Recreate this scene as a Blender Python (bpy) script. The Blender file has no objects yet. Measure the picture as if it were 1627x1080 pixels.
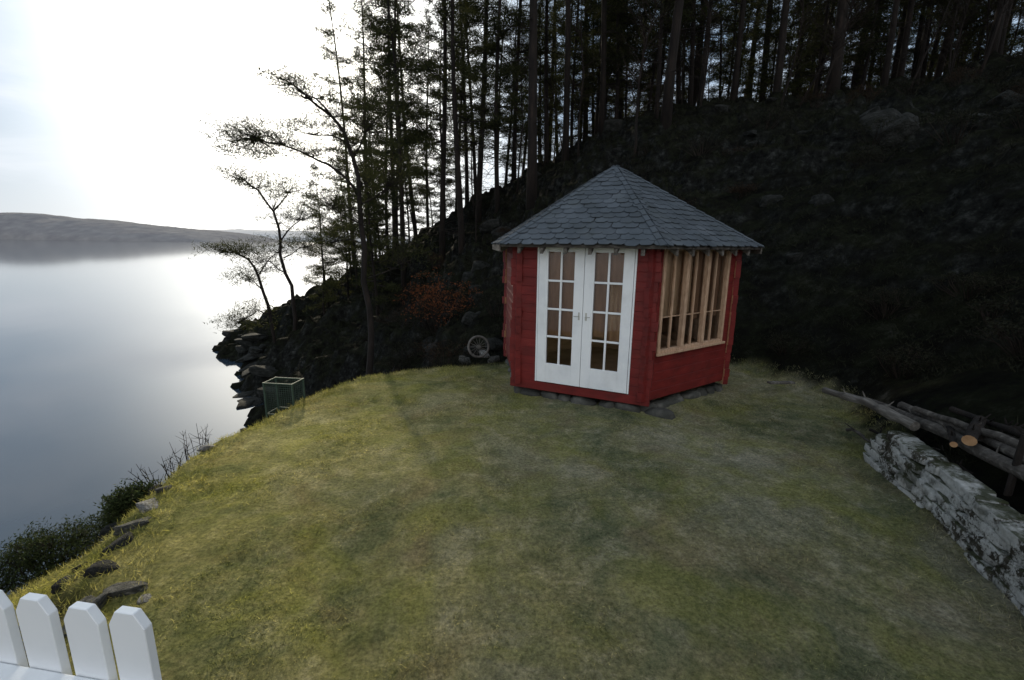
import bpy, bmesh, math, random
import numpy as np
from mathutils import Vector, Matrix
R = random.Random(7)
NR = np.random.default_rng(11)
SC = bpy.context.scene
COL = SC.collection
WATER = -4.9
SUN_AZ, SUN_EL = -22.8, 16.5

# ------------------------------------------------------------------ node helpers
def new_mat(name):
    m = bpy.data.materials.new(name); m.use_nodes = True
    nt = m.node_tree
    b = nt.nodes["Principled BSDF"]
    return m, nt, b
def N(nt, t, **kw):
    n = nt.nodes.new(t)
    for k, v in kw.items(): setattr(n, k, v)
    return n
def pos_coord(nt, scale=(1, 1, 1), obj=False):
    tc = N(nt, "ShaderNodeTexCoord") if obj else N(nt, "ShaderNodeNewGeometry")
    mp = N(nt, "ShaderNodeMapping"); mp.inputs["Scale"].default_value = scale
    nt.links.new(tc.outputs["Object" if obj else "Position"], mp.inputs["Vector"])
    return mp.outputs["Vector"]
def noise(nt, vec, scale, detail=5, rough=.6, dist=0):
    n = N(nt, "ShaderNodeTexNoise")
    n.inputs["Scale"].default_value = scale; n.inputs["Detail"].default_value = detail
    n.inputs["Roughness"].default_value = rough; n.inputs["Distortion"].default_value = dist
    nt.links.new(vec, n.inputs["Vector"]); return n.outputs["Fac"]
def ramp(nt, fac, stops, interp='LINEAR'):
    r = N(nt, "ShaderNodeValToRGB"); cr = r.color_ramp; cr.interpolation = interp
    while len(cr.elements) < len(stops): cr.elements.new(.5)
    for e, (p, c) in zip(cr.elements, stops):
        e.position = p; e.color = (c[0], c[1], c[2], 1) if hasattr(c, '__len__') else (c, c, c, 1)
    nt.links.new(fac, r.inputs["Fac"]); return r.outputs["Color"]
def mix(nt, a, b, fac, mode='MIX'):
    m = N(nt, "ShaderNodeMix", data_type='RGBA', blend_type=mode)
    for sock, v in ((m.inputs[6], a), (m.inputs[7], b), (m.inputs[0], fac)):
        if isinstance(v, (int, float)): sock.default_value = v
        elif isinstance(v, tuple): sock.default_value = (*v, 1)
        else: nt.links.new(v, sock)
    return m.outputs[2]
def bump(nt, b, h, strength=.5, dist=.02):
    n = N(nt, "ShaderNodeBump"); n.inputs["Strength"].default_value = strength
    n.inputs["Distance"].default_value = dist
    nt.links.new(h, n.inputs["Height"]); nt.links.new(n.outputs["Normal"], b.inputs["Normal"])
def simple(name, stops, scale=5, rough=.7, bs=.4, bd=.01, vs=(1, 1, 1), obj=True, detail=6, rnd=0, spec=.3, weather=None):
    m, nt, b = new_mat(name)
    v = pos_coord(nt, vs, obj); f = noise(nt, v, scale, detail)
    c = ramp(nt, f, stops)
    if rnd:
        g = N(nt, "ShaderNodeNewGeometry")
        c = mix(nt, c, ramp(nt, g.outputs["Random Per Island"], [(0, (1-rnd,)*3), (1, (1+rnd,)*3)]), 1.0, 'MULTIPLY')
    if weather:   # grime / fading in larger patches
        c = mix(nt, c, weather, ramp(nt, noise(nt, pos_coord(nt, (1, 1, .5), obj), 2.6, 8, .7), [(.50, 0), (.75, .55)]))
    nt.links.new(c, b.inputs["Base Color"]); b.inputs["Roughness"].default_value = rough
    b.inputs["Specular IOR Level"].default_value = spec
    if bs: bump(nt, b, noise(nt, v, scale*3, 5), bs, bd)
    return m

# ------------------------------------------------------------------ mesh helpers
class MB:
    def __init__(s): s.v = []; s.f = []; s.m = []; s.n = 0
    def add(s, vs, fs, mi=0):
        s.v.extend([tuple(map(float, p)) for p in vs])
        s.f.extend([tuple(int(i)+s.n for i in f) for f in fs]); s.m.extend([mi]*len(fs)); s.n += len(vs)
    def box(s, o, ax, ay, az, mi=0):
        o, ax, ay, az = map(Vector, (o, ax, ay, az))
        vs = [o, o+ax, o+ax+ay, o+ay, o+az, o+ax+az, o+ax+ay+az, o+ay+az]
        s.add(vs, [(0, 3, 2, 1), (4, 5, 6, 7), (0, 1, 5, 4), (1, 2, 6, 5), (2, 3, 7, 6), (3, 0, 4, 7)], mi)
    def tube(s, pts, rad, n=8, mi=0, cap=True):
        pts = [Vector(p) for p in pts]; vs = []; fs = []
        k = len(pts)
        for i, p in enumerate(pts):
            d = (pts[min(i+1, k-1)]-pts[max(i-1, 0)]).normalized()
            a = d.cross(Vector((0, 0, 1)) if abs(d.z) < .9 else Vector((1, 0, 0))).normalized(); b = d.cross(a)
            r = rad[i] if hasattr(rad, '__len__') else rad
            for j in range(n):
                t = 2*math.pi*j/n; vs.append(p+(a*math.cos(t)+b*math.sin(t))*r)
        for i in range(k-1):
            for j in range(n):
                fs.append((i*n+j, i*n+(j+1) % n, (i+1)*n+(j+1) % n, (i+1)*n+j))
        if cap:
            fs.append(tuple(range(n-1, -1, -1))); fs.append(tuple((k-1)*n+j for j in range(n)))
        s.add(vs, fs, mi)
    def tris(s, arr, mi=0):   # arr (M,3,3)
        m = len(arr); s.v.extend(map(tuple, arr.reshape(-1, 3).tolist()))
        s.f.extend([(s.n+3*i, s.n+3*i+1, s.n+3*i+2) for i in range(m)]); s.m.extend([mi]*m); s.n += 3*m
    def mesh(s, name, mats, smooth=False):
        me = bpy.data.meshes.new(name); me.from_pydata(s.v, [], s.f)
        for m in mats: me.materials.append(m)
        me.polygons.foreach_set("material_index", s.m)
        me.polygons.foreach_set("use_smooth", [smooth]*len(s.f)); me.update(); return me
def obj(name, me, parent=None, loc=(0, 0, 0), rot=(0, 0, 0), scale=(1, 1, 1), label=None, cat=None, group=None, kind=None):
    o = bpy.data.objects.new(name, me); COL.objects.link(o)
    o.location = loc; o.rotation_euler = rot; o.scale = scale
    if parent: o.parent = parent
    if label: o["label"] = label
    if cat: o["category"] = cat
    if group: o["group"] = group
    if kind: o["kind"] = kind
    return o
def bevel(o, w=.004, seg=2):
    m = o.modifiers.new("Bevel", 'BEVEL'); m.width = w; m.segments = seg; m.limit_method = 'ANGLE'

# ------------------------------------------------------------------ numpy noise
def vnoise(x, y, seed=0):
    xi = np.floor(x).astype(np.int64); yi = np.floor(y).astype(np.int64)
    xf = x-xi; yf = y-yi; u = xf*xf*(3-2*xf); v = yf*yf*(3-2*yf)
    def h(a, b):
        n = (a*374761393+b*668265263+seed*974711) & 0x7fffffff
        n = ((n ^ (n >> 13))*1274126177) & 0x7fffffff
        return ((n ^ (n >> 16)) & 0xffff)/65535.0
    return (h(xi, yi)*(1-u)+h(xi+1, yi)*u)*(1-v)+(h(xi, yi+1)*(1-u)+h(xi+1, yi+1)*u)*v
def fbm(x, y, o=4, seed=0):
    a = .5; s = 0; t = 0
    for i in range(o):
        s = s+a*vnoise(x*2**i+i*17.3, y*2**i+i*9.1, seed+i); t += a; a *= .5
    return s/t*2-1
def sstep(a, b, x):
    t = np.clip((x-a)/(b-a), 0, 1); return t*t*(3-2*t)

# ------------------------------------------------------------------ terrain
LAWN = [(-1.75, -3), (-1.8, 1.0), (-2.15, 2.0), (-2.5, 2.6), (-2.82, 3.3), (-3.05, 4.2), (-2.92, 5.0), (-2.75, 5.8), (-2.2, 6.9),
        (-1.2, 7.4), (0, 7.7), (1.2, 9.2), (3.3, 8.7), (4.3, 7.0), (4.5, 6.2), (3.9, 4.9), (3.38, 3.95), (2.85, 2.2), (2.5, 0), (2.3, -3)]
def lawn_sd(x, y):
    d = np.full(x.shape, 1e9); ins = np.zeros(x.shape, bool)
    k = len(LAWN)
    for i in range(k):
        ax, ay = LAWN[i]; bx, by = LAWN[(i+1) % k]
        ex, ey = bx-ax, by-ay
        t = np.clip(((x-ax)*ex+(y-ay)*ey)/(ex*ex+ey*ey), 0, 1)
        d = np.minimum(d, np.hypot(x-ax-t*ex, y-ay-t*ey))
        c = ((ay > y) != (by > y)) & (x < (bx-ax)*(y-ay)/((by-ay) if by != ay else 1e-9)+ax)
        ins ^= c
    sdv = np.where(ins, -d, d)
    rag = sstep(1.0, -2.0, x)*sstep(.6, 1.6, y)   # ragged seaward edge
    return sdv+rag*(.16*fbm(x*2.3, y*2.3, 3, 55)+.09*fbm(x*8, y*8, 2, 56))
CP = [(-3.2, 1, -.45), (-4.0, 2.2, -.5), (-5, 1.5, -.7), (-5, 3.0, -.95), (-4.1, 3.8, -1.1), (-6.5, 1, -1.6), (-6.5, 3.5, -2.6), (-4.7, 5, -2.4),
      (-8, 2, -4), (-8.5, 5, -5.2), (-10, 0, -5.8), (-3.8, 6.6, -1.6), (-5.5, 8, -3.6), (-8, 11, -5.2), (-11.1, 18.8, -5.0), (-14.4, 23.8, -4.95), (-19.6, 31.9, -4.9),
      (-13, 14, -7), (-18, 20, -7.5), (-25, 30, -7),
      (-2.9, 5.3, -.5), (-2.6, 8.6, -.9), (-4, 10, -2.2), (0, 9.6, .2), (-1.2, 8.4, -.2), (-4, 14, -1.4), (-8, 16, -3.6), (1.8, 10, .8), (4.8, 8.8, .9), (5.3, 6.5, .6), (4.2, 4.5, .5), (3.8, 2.5, .45), (3.5, 0, .45),
      (6, 3, 1.4), (6, 0, 1.2), (8, 6, 2.9), (8, 10, 3.9), (12, 5, 4.8), (12, 10, 5.3), (3, 13, 2.8), (0, 13, 1.0), (0.6, 18, 3.1), (-5, 20, -.2), (5.7, 23.7, 7.6), (3, 18, 5), (-2.5, 26, 3.8),
      (-10, 25, -1.4), (-14.0, 29, -1.7), (-9, 31, .6), (13.5, 21.7, 8.2), (20, 20, 9.3), (13, 15, 6.3), (20, 10, 8), (16, 3, 6.5), (-10.8, 20.8, -2.6),
      (0, 36, 3), (15, 36, 7.5), (-15, 38, -4.9), (-24, 37, -6.5), (30, 30, 9), (-8, 45, -5.5), (-40, -15, -9), (-40, 20, -9), (-40, 60, -9), (0, 60, -7), (45, 60, 2),
      (45, 0, 10), (45, 30, 10), (0, -15, .5), (10, -15, 3), (-10, -15, -5.5), (45, -15, 8), (-22, 0, -8)]
CP += [(x, y, .12 if x > 3 else -.05) for x, y in LAWN]
CPa = np.array(CP, float)
def phi(r2): return .5*r2*np.log(r2+1e-9)
def _fit():
    n = len(CPa); P = CPa[:, :2]
    K = phi(((P[:, None]-P[None])**2).sum(-1))+np.eye(n)*.05
    Q = np.hstack([np.ones((n, 1)), P]); A = np.block([[K, Q], [Q.T, np.zeros((3, 3))]])
    return np.linalg.solve(A, np.concatenate([CPa[:, 2], np.zeros(3)]))
TW = _fit()
def terrain(x, y):
    x = np.asarray(x, float); y = np.asarray(y, float); sh = x.shape
    x = x.ravel(); y = y.ravel()
    n = len(CPa); z = TW[n]+TW[n+1]*x+TW[n+2]*y
    for i in range(n): z = z+TW[i]*phi((x-CPa[i, 0])**2+(y-CPa[i, 1])**2)
    z = np.clip(z, -10, 12)
    sd = lawn_sd(x, y); m = sstep(0.0, .55, sd); am = sstep(.2, 6, sd)
    rid = 1-np.abs(fbm(x*.35, y*.35, 4, 3))
    rough = fbm(x*1.3, y*1.3, 5, 9); fine = fbm(x*4, y*4, 3, 31)
    zz = z+am*((rid-.75)*1.3+rough*.55+fine*.12)+sstep(.1, 1, sd)*(rough*.14+fine*.03)
    st = .42; q = (zz+.25*fbm(x*.8, y*.8, 3, 40))/st; fq = np.floor(q); fr = q-fq   # rocky ledges
    ter = (fq+sstep(.25, .75, fr))*st
    shore = sstep(-1.5, -3.5, z)*sstep(1, 3, sd)
    tf = np.clip(am*.5+shore*.4, 0, .85); zz = zz*(1-tf)+ter*tf
    lawn = fbm(x*.6, y*.6, 3, 5)*.035+fbm(x*3, y*3, 3, 6)*.020+fbm(x*11, y*11, 2, 8)*.006
    return (lawn*(1-m)+zz*m).reshape(sh)
def tz(x, y): return float(terrain(np.array([x]), np.array([y]))[0])

def seg(*parts):
    out = []
    for a, b, s in parts: out.extend(np.arange(a, b-1e-6, s).tolist())
    out.append(parts[-1][1]); return np.array(out)
gx = seg((-45, -24, .8), (-24, -8, .2), (-8, -4, .12), (-4, 5, .042), (5, 16, .11), (16, 30, .3), (30, 45, 1))
gy = seg((-15, 0, .6), (0, 8, .042), (8, 14, .1), (14, 32, .16), (32, 60, .7))
GX, GY = np.meshgrid(gx, gy); GZ = terrain(GX, GY)
nx, ny = len(gx), len(gy)
V = np.stack([GX.ravel(), GY.ravel(), GZ.ravel()], 1)
idx = np.arange(nx*ny).reshape(ny, nx)
F = np.stack([idx[:-1, :-1].ravel(), idx[:-1, 1:].ravel(), idx[1:, 1:].ravel(), idx[1:, :-1].ravel()], 1)
me = bpy.data.meshes.new("ground"); me.from_pydata(V.tolist(), [], F.tolist())
me.polygons.foreach_set("use_smooth", [True]*len(F))
at = me.attributes.new("lawn", 'FLOAT', 'POINT')
SDv = lawn_sd(V[:, 0], V[:, 1])
bank = sstep(-2.5, -3.2, V[:, 0])*sstep(7, 4.5, V[:, 1])*sstep(-2.0, -.8, V[:, 2])
at.data.foreach_set("value", np.maximum(1-sstep(.02, .35, SDv+.15*fbm(V[:, 0]*4, V[:, 1]*4, 3, 2)), bank*.8).astype(np.float32))

def lawn_colour(nt, v):
    big = noise(nt, v, .7, 6, .62, .5)
    c = ramp(nt, big, [(.34, (.11, .135, .080)), (.43, (.165, .185, .105)), (.50, (.25, .245, .125)), (.57, (.285, .28, .19)), (.68, (.40, .385, .30))])
    med = noise(nt, v, 4.5, 9, .78, .3)
    c2 = ramp(nt, med, [(.36, (.05, .062, .030)), (.45, (.135, .145, .075)), (.53, (.24, .23, .13)), (.64, (.48, .445, .32))])
    c = mix(nt, c, c2, .45)
    moss = ramp(nt, noise(nt, v, 1.3, 5, .6, .8), [(.47, 0), (.63, .55)])
    c = mix(nt, c, (.225, .235, .062), moss)
    brown = ramp(nt, noise(nt, v, 1.1, 6, .65, 1.0), [(.53, 0), (.68, .5)])
    c = mix(nt, c, (.215, .170, .105), brown)
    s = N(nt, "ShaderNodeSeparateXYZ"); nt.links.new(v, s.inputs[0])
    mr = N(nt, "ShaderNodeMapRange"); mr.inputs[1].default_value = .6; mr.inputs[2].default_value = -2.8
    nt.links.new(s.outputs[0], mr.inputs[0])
    sun_yel = mix(nt, c, (1.24, 1.16, .68), 1.0, 'MULTIPLY')  # sunlit warmth painted into the lawn colour on the left, cooler to the right
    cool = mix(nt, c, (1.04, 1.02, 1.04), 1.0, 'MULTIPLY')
    c = mix(nt, cool, sun_yel, mr.outputs[0])
    fn = ramp(nt, noise(nt, v, 38, 6, .8), [(.36, (.5, .5, .5)), (.5, (1, 1, 1)), (.64, (1.55, 1.5, 1.45))])
    return mix(nt, c, fn, .85, 'MULTIPLY')
m, nt, b = new_mat("ground_mat")
v = pos_coord(nt)
lc = lawn_colour(nt, v)
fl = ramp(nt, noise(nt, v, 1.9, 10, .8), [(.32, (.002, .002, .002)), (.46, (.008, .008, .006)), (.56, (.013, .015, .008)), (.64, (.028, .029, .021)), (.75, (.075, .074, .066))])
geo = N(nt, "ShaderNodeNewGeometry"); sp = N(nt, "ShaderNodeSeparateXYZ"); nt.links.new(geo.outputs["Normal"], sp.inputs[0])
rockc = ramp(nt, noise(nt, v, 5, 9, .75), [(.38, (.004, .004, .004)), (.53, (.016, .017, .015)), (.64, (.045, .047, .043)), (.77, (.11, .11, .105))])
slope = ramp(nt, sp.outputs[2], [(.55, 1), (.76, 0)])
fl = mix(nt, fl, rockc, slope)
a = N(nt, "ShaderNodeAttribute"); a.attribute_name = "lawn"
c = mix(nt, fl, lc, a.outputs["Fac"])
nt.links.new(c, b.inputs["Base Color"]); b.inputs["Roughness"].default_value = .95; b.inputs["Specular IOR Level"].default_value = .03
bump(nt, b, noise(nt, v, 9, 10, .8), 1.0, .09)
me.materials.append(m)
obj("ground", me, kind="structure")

# ------------------------------------------------------------------ water
m, nt, b = new_mat("water_mat")
b.inputs["Base Color"].default_value = (.030, .048, .070, 1); b.inputs["Roughness"].default_value = .06
b.inputs["IOR"].default_value = 1.36; b.inputs["Specular IOR Level"].default_value = .8
v = pos_coord(nt, (1, .35, 1)); bump(nt, b, noise(nt, v, .35, 5, .5), .08, .08)
me = bpy.data.meshes.new("water")
W = 9000
me.from_pydata([(-W, -W, WATER), (W, -W, WATER), (W, W, WATER), (-W, W, WATER)], [], [(0, 1, 2, 3)])
me.materials.append(m); obj("water", me, kind="structure")

# ------------------------------------------------------------------ far hills
def far_hill(name, x0, x1, y0, y1, prof, seed, mat, res=(260, 40)):
    xs = np.linspace(x0, x1, res[0]); ys = np.linspace(y0, y1, res[1]); X, Y = np.meshgrid(xs, ys)
    t = (Y-y0)/(y1-y0); h = np.interp(X, *zip(*prof))
    e = np.sin(np.clip(t, 0, 1)*math.pi)
    Z = WATER-2+h*e**.6*(1+.14*fbm(X/110, Y/110, 5, seed))+2.5*fbm(X/14, Y/14, 4, seed+3)*e**.4*(h > 5)
    Y = Y+30*fbm(X/130, Y*0, 4, seed+5)
    Vv = np.stack([X.ravel(), Y.ravel(), Z.ravel()], 1); i = np.arange(X.size).reshape(X.shape)
    Ff = np.stack([i[:-1, :-1].ravel(), i[:-1, 1:].ravel(), i[1:, 1:].ravel(), i[1:, :-1].ravel()], 1)
    me = bpy.data.meshes.new(name); me.from_pydata(Vv.tolist(), [], Ff.tolist()); me.materials.append(mat)
    me.polygons.foreach_set("use_smooth", [True]*len(Ff))
    obj(name, me, kind="structure")
hm1 = simple("hill_near_mat", [(.3, (.20, .19, .195)), (.55, (.25, .24, .235)), (.75, (.31, .295, .285))], .03, .95, .25, 3, obj=False, detail=9, spec=0)  # distance haze painted into both hill colours, palest on the far ridge
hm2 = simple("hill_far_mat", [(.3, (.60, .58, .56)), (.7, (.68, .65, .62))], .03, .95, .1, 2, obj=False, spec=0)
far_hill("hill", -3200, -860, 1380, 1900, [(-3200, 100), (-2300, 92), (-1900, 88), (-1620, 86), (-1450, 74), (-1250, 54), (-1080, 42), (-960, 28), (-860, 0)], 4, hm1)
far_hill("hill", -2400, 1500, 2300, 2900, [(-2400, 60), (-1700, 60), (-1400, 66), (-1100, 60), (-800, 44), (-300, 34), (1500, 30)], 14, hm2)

# ------------------------------------------------------------------ basic materials
red = simple("red_paint", [(.3, (.095, .010, .009)), (.6, (.165, .016, .014)), (.8, (.205, .030, .024))], 4, .6, .4, .006, (1, 1, 2), weather=(.10, .024, .020))
wood_in = simple("bare_wood", [(.3, (.42, .24, .13)), (.6, (.62, .38, .22)), (.8, (.70, .48, .30))], 3, .6, .3, .004, (1, 1, 8))
frame_wood = simple("pale_wood", [(.3, (.34, .21, .13)), (.7, (.58, .40, .27))], 9, .7, .4, .004, (4, 4, 1), weather=(.26, .19, .14))
blind_mat = simple("brown_blind", [(.3, (.19, .105, .06)), (.6, (.29, .165, .095)), (.8, (.36, .22, .13))], 2.5, .9, .6, .02, (3, 3, .6))
tan_blind = simple("tan_blind", [(.3, (.34, .22, .13)), (.6, (.50, .34, .21)), (.8, (.60, .44, .30))], 2.5, .9, .6, .02, (3, 3, .6))
white = simple("white_paint", [(.2, (.66, .68, .70)), (.5, (.81, .83, .84)), (.8, (.85, .86, .86))], 3, .5, .25, .003, weather=(.62, .62, .60))
old_wood = simple("weathered_wood", [(.3, (.020, .017, .014)), (.55, (.062, .055, .047)), (.75, (.145, .134, .118))], 8, .85, .6, .01, (.4, 3, 3))
pale_old = simple("pale_weathered_wood", [(.3, (.045, .039, .033)), (.55, (.115, .104, .09)), (.75, (.25, .236, .215))], 8, .85, .6, .01, (3, .4, 3))
cut_wood = simple("cut_wood", [(.3, (.28, .15, .07)), (.7, (.45, .27, .14))], 12, .8, .3, .004)
slate = simple("slate", [(.3, (.044, .054, .062)), (.55, (.066, .078, .090)), (.78, (.10, .112, .124))], 2.2, .65, .5, .006, rnd=.16, spec=.3, weather=(.055, .062, .055))
stone = simple("grey_stone", [(.3, (.02, .02, .018)), (.5, (.06, .06, .052)), (.65, (.13, .125, .11)), (.78, (.28, .27, .25))], 3, .9, .9, .05)
dark_stone = simple("mossy_stone", [(.35, (.005, .006, .004)), (.5, (.014, .015, .012)), (.66, (.034, .035, .031)), (.8, (.085, .085, .08))], 2.5, .95, 1, .1)
pale_stone = simple("pale_stone", [(.3, (.08, .078, .07)), (.5, (.22, .21, .19)), (.7, (.45, .44, .42))], 4, .9, .9, .05)
bark = simple("pine_bark", [(.3, (.006, .005, .004)), (.6, (.018, .013, .010)), (.8, (.045, .030, .022))], 3, .95, .9, .05, (2, 2, .4))
lichen, nt, b = new_mat("lichen_stone"); v = pos_coord(nt)
base = ramp(nt, noise(nt, v, 7, 8, .7), [(.3, (.020, .018, .013)), (.5, (.065, .058, .044)), (.7, (.12, .11, .085))])
lf = noise(nt, v, 18, 9, .80); lp = noise(nt, v, 3.2, 4, .6)
ls = N(nt, "ShaderNodeMath", operation='MULTIPLY_ADD'); nt.links.new(lp, ls.inputs[0]); ls.inputs[1].default_value = .75; nt.links.new(lf, ls.inputs[2])
lm = ramp(nt, ls.outputs[0], [(.80, 0), (.87, .95)])
lc_ = ramp(nt, noise(nt, v, 30, 3), [(.3, (.44, .44, .41)), (.7, (.66, .66, .63))])
wc = mix(nt, base, lc_, lm)
g2 = N(nt, "ShaderNodeNewGeometry"); s2_ = N(nt, "ShaderNodeSeparateXYZ"); nt.links.new(g2.outputs["Normal"], s2_.inputs[0])
up_ = ramp(nt, s2_.outputs[2], [(.45, 0), (.8, 1)]); mn = ramp(nt, noise(nt, v, 5, 7, .7), [(.40, 0), (.54, .9)])
wc = mix(nt, wc, (.045, .052, .022), mix(nt, (0, 0, 0), mn, up_))
moss = ramp(nt, noise(nt, v, 3, 5, .6), [(.57, 0), (.65, .7)])
wc = mix(nt, wc, (.030, .034, .014), moss)
nt.links.new(wc, b.inputs["Base Color"]); b.inputs["Roughness"].default_value = .95; b.inputs["Specular IOR Level"].default_value = .1
bump(nt, b, noise(nt, v, 14, 9, .8), 1.0, .05)
def leafmat(name, ca, cb, trans=.3, objrand=False):
    m, nt, b = new_mat(name); g = N(nt, "ShaderNodeNewGeometry")
    c = ramp(nt, g.outputs["Random Per Island"], [(0, ca), (1, cb)])
    if objrand:
        oi = N(nt, "ShaderNodeObjectInfo")
        c = mix(nt, c, ramp(nt, oi.outputs["Random"], [(0, (.7, .7, .7)), (1, (1.35, 1.25, 1.0))]), 1.0, 'MULTIPLY')
    nt.links.new(c, b.inputs["Base Color"]); b.inputs["Roughness"].default_value = .8; b.inputs["Specular IOR Level"].default_value = .1
    if trans:
        t = N(nt, "ShaderNodeBsdfTranslucent"); nt.links.new(c, t.inputs[0]); ms = N(nt, "ShaderNodeMixShader"); ms.inputs[0].default_value = trans
        nt.links.new(b.outputs[0], ms.inputs[1]); nt.links.new(t.outputs[0], ms.inputs[2])
        nt.links.new(ms.outputs[0], nt.nodes["Material Output"].inputs[0])
    return m
needle = leafmat("pine_needles", (.013, .019, .010), (.056, .062, .026), .42, True)
twig_mat = leafmat("twig", (.008, .006, .005), (.030, .023, .018), 0)
orange_leaf = leafmat("orange_leaf", (.085, .028, .012), (.20, .068, .026))
dark_leaf = leafmat("dark_leaf", (.012, .018, .007), (.05, .065, .022))
brown_leaf = leafmat("brown_leaf", (.012, .008, .005), (.042, .026, .016))
under_mat = leafmat("undergrowth_leaf", (.003, .0035, .002), (.024, .025, .014), 0)
gl, nt, b = new_mat("window_glass")
nt.nodes.remove(b); tr = N(nt, "ShaderNodeBsdfTransparent"); tr.inputs[0].default_value = (.95, .96, .96, 1)
gs = N(nt, "ShaderNodeBsdfGlossy"); gs.inputs["Roughness"].default_value = .02
fr = N(nt, "ShaderNodeFresnel"); fr.inputs[0].default_value = 1.5; ms = N(nt, "ShaderNodeMixShader")
nt.links.new(fr.outputs[0], ms.inputs[0]); nt.links.new(tr.outputs[0], ms.inputs[1]); nt.links.new(gs.outputs[0], ms.inputs[2])
nt.links.new(ms.outputs[0], nt.nodes["Material Output"].inputs[0])
metal = simple("dull_metal", [(.3, (.3, .3, .28)), (.7, (.5, .5, .48))], 8, .35, 0)
metal.node_tree.nodes["Principled BSDF"].inputs["Metallic"].default_value = .9
green_metal = simple("green_wire", [(.3, (.022, .042, .028)), (.7, (.055, .085, .063))], 8, .7, 0)

# ------------------------------------------------------------------ summerhouse
CEN = Vector((1.535, 7.28, 0)); SIDE = 1.78
ang0 = math.atan2(6.2-7.28, 0-1.544)
C = [CEN+Vector((math.cos(ang0+i*math.pi/3), math.sin(ang0+i*math.pi/3), 0))*SIDE for i in range(6)]
house = obj("summerhouse", None, label="small hexagonal red timber summerhouse with slate roof and white double doors", cat="summerhouse", loc=CEN)
def fr_axes(i):
    a, b_ = C[i], C[(i+1) % 6]; e = (b_-a).normalized(); n = Vector((e.y, -e.x, 0)); return a-CEN, e, n
Z0 = .10; LH = .12
def log(mb, i, s0, s1, z0, h=LH, mi=0):
    a, e, n = fr_axes(i)
    prof = [(-.04, 0), (-.04, h), (.031, h), (.035, h*.96), (.035, h*.5), (.035, h*.04), (.031, 0)]
    vs = []
    for s in (s0, s1):
        for (o, z) in prof: vs.append(a+e*s+n*o+Vector((0, 0, z0+z)))
    k = len(prof); fs = [(j, k+j, k+(j+1) % k, (j+1) % k) for j in range(k)]
    mb.add(vs, fs, mi); mb.m[-k] = 1
    mb.add(vs, [tuple(range(k)), tuple(range(2*k-1, k-1, -1))], mi)
DOOR = (.295, 1.585); WIN = (.12, 1.56)
mb = MB()
for i in range(6):
    off = .06 if i % 2 else 0
    for r in range(17):
        z = Z0+off+r*LH; h = LH-.001
        ex = .078
        e0, e1 = -ex+R.uniform(-.026, .020), SIDE+ex+R.uniform(-.020, .026)
        if i == 0 and r >= 1:
            log(mb, i, e0, DOOR[0], z, h); log(mb, i, DOOR[1], e1, z, h)
        elif i in (1, 4) and 5 <= r <= 15:
            log(mb, i, e0, WIN[0], z, h); log(mb, i, WIN[1], e1, z, h)
        else:
            log(mb, i, e0, e1, z, h)
o = obj("wall", mb.mesh("wall", [red, wood_in]), house)
def stone_template(cuts=3, p=5):
    bm = bmesh.new(); bmesh.ops.create_cube(bm, size=2); bmesh.ops.subdivide_edges(bm, edges=bm.edges[:], cuts=cuts, use_grid_fill=True)
    bm.verts.ensure_lookup_table()
    v = np.array([q.co[:] for q in bm.verts]); f = [tuple(q.index for q in fc.verts) for fc in bm.faces]; bm.free()
    l = (np.abs(v)**p).sum(1)**(1/p); v = v/l[:, None]
    return v, f
ST, SF = stone_template(3)
ST5, SF5 = stone_template(9)
BLK = stone_template(9, 12)
def n3(p, s, seed):
    return (fbm(p[:, 0]*s+seed, p[:, 1]*s+p[:, 2]*s*.7, 4, seed)+fbm(p[:, 1]*s+seed*2, p[:, 2]*s-p[:, 0]*s*.6, 4, seed+5))*.5
def add_stone(mb, c, size, rz, seed, mi=0, amp=.25, tpl=None, freq=1.3, chips=7, lo=.70):
    T, Fs = tpl or (ST, SF)
    d = n3(T, freq, seed); v = T*(1+amp*d[:, None]*1.6)
    rg = np.random.default_rng(seed)
    for _ in range(chips):   # chip flat facets
        nn = rg.normal(0, 1, 3); nn /= np.linalg.norm(nn); dd = rg.uniform(lo, lo+.25); s_ = v@nn-dd
        v = v-np.clip(s_, 0, None)[:, None]*nn*.9
    v = v*np.array(size)
    ca, sa = math.cos(rz), math.sin(rz); v = np.stack([v[:, 0]*ca-v[:, 1]*sa, v[:, 0]*sa+v[:, 1]*ca, v[:, 2]], 1)+np.array(c)
    mb.add(v.tolist(), Fs, mi)
mb = MB(); k = 0
for i in range(6):
    a, e, n = fr_axes(i); s = .0
    while s < SIDE:
        w = R.uniform(.16, .40); p = a+e*(s+w/2)-n*.06
        add_stone(mb, (p.x, p.y, -.025), (w*.52, .10, .105), math.atan2(e.y, e.x), k); s += w; k += 1
obj("foundation", mb.mesh("foundation", [stone], True), house)
mb = MB(); mb.add([(p-CEN)*.96+Vector((0, 0, .17)) for p in C], [(0, 1, 2, 3, 4, 5)]); obj("floor", mb.mesh("floor", [wood_in]), house)
mb = MB()
for i in (2, 3, 4, 5):
    a, e, n = fr_axes(i)
    mb.box(a+e*.3-n*.45+Vector((0, 0, .55)), e*(SIDE-.6), n*.38, (0, 0, .04))
    mb.box(a+e*.32-n*.43+Vector((0, 0, .18)), e*(SIDE-.64), n*.04, (0, 0, .365))
obj("bench", mb.mesh("bench", [wood_in]), house)
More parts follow.
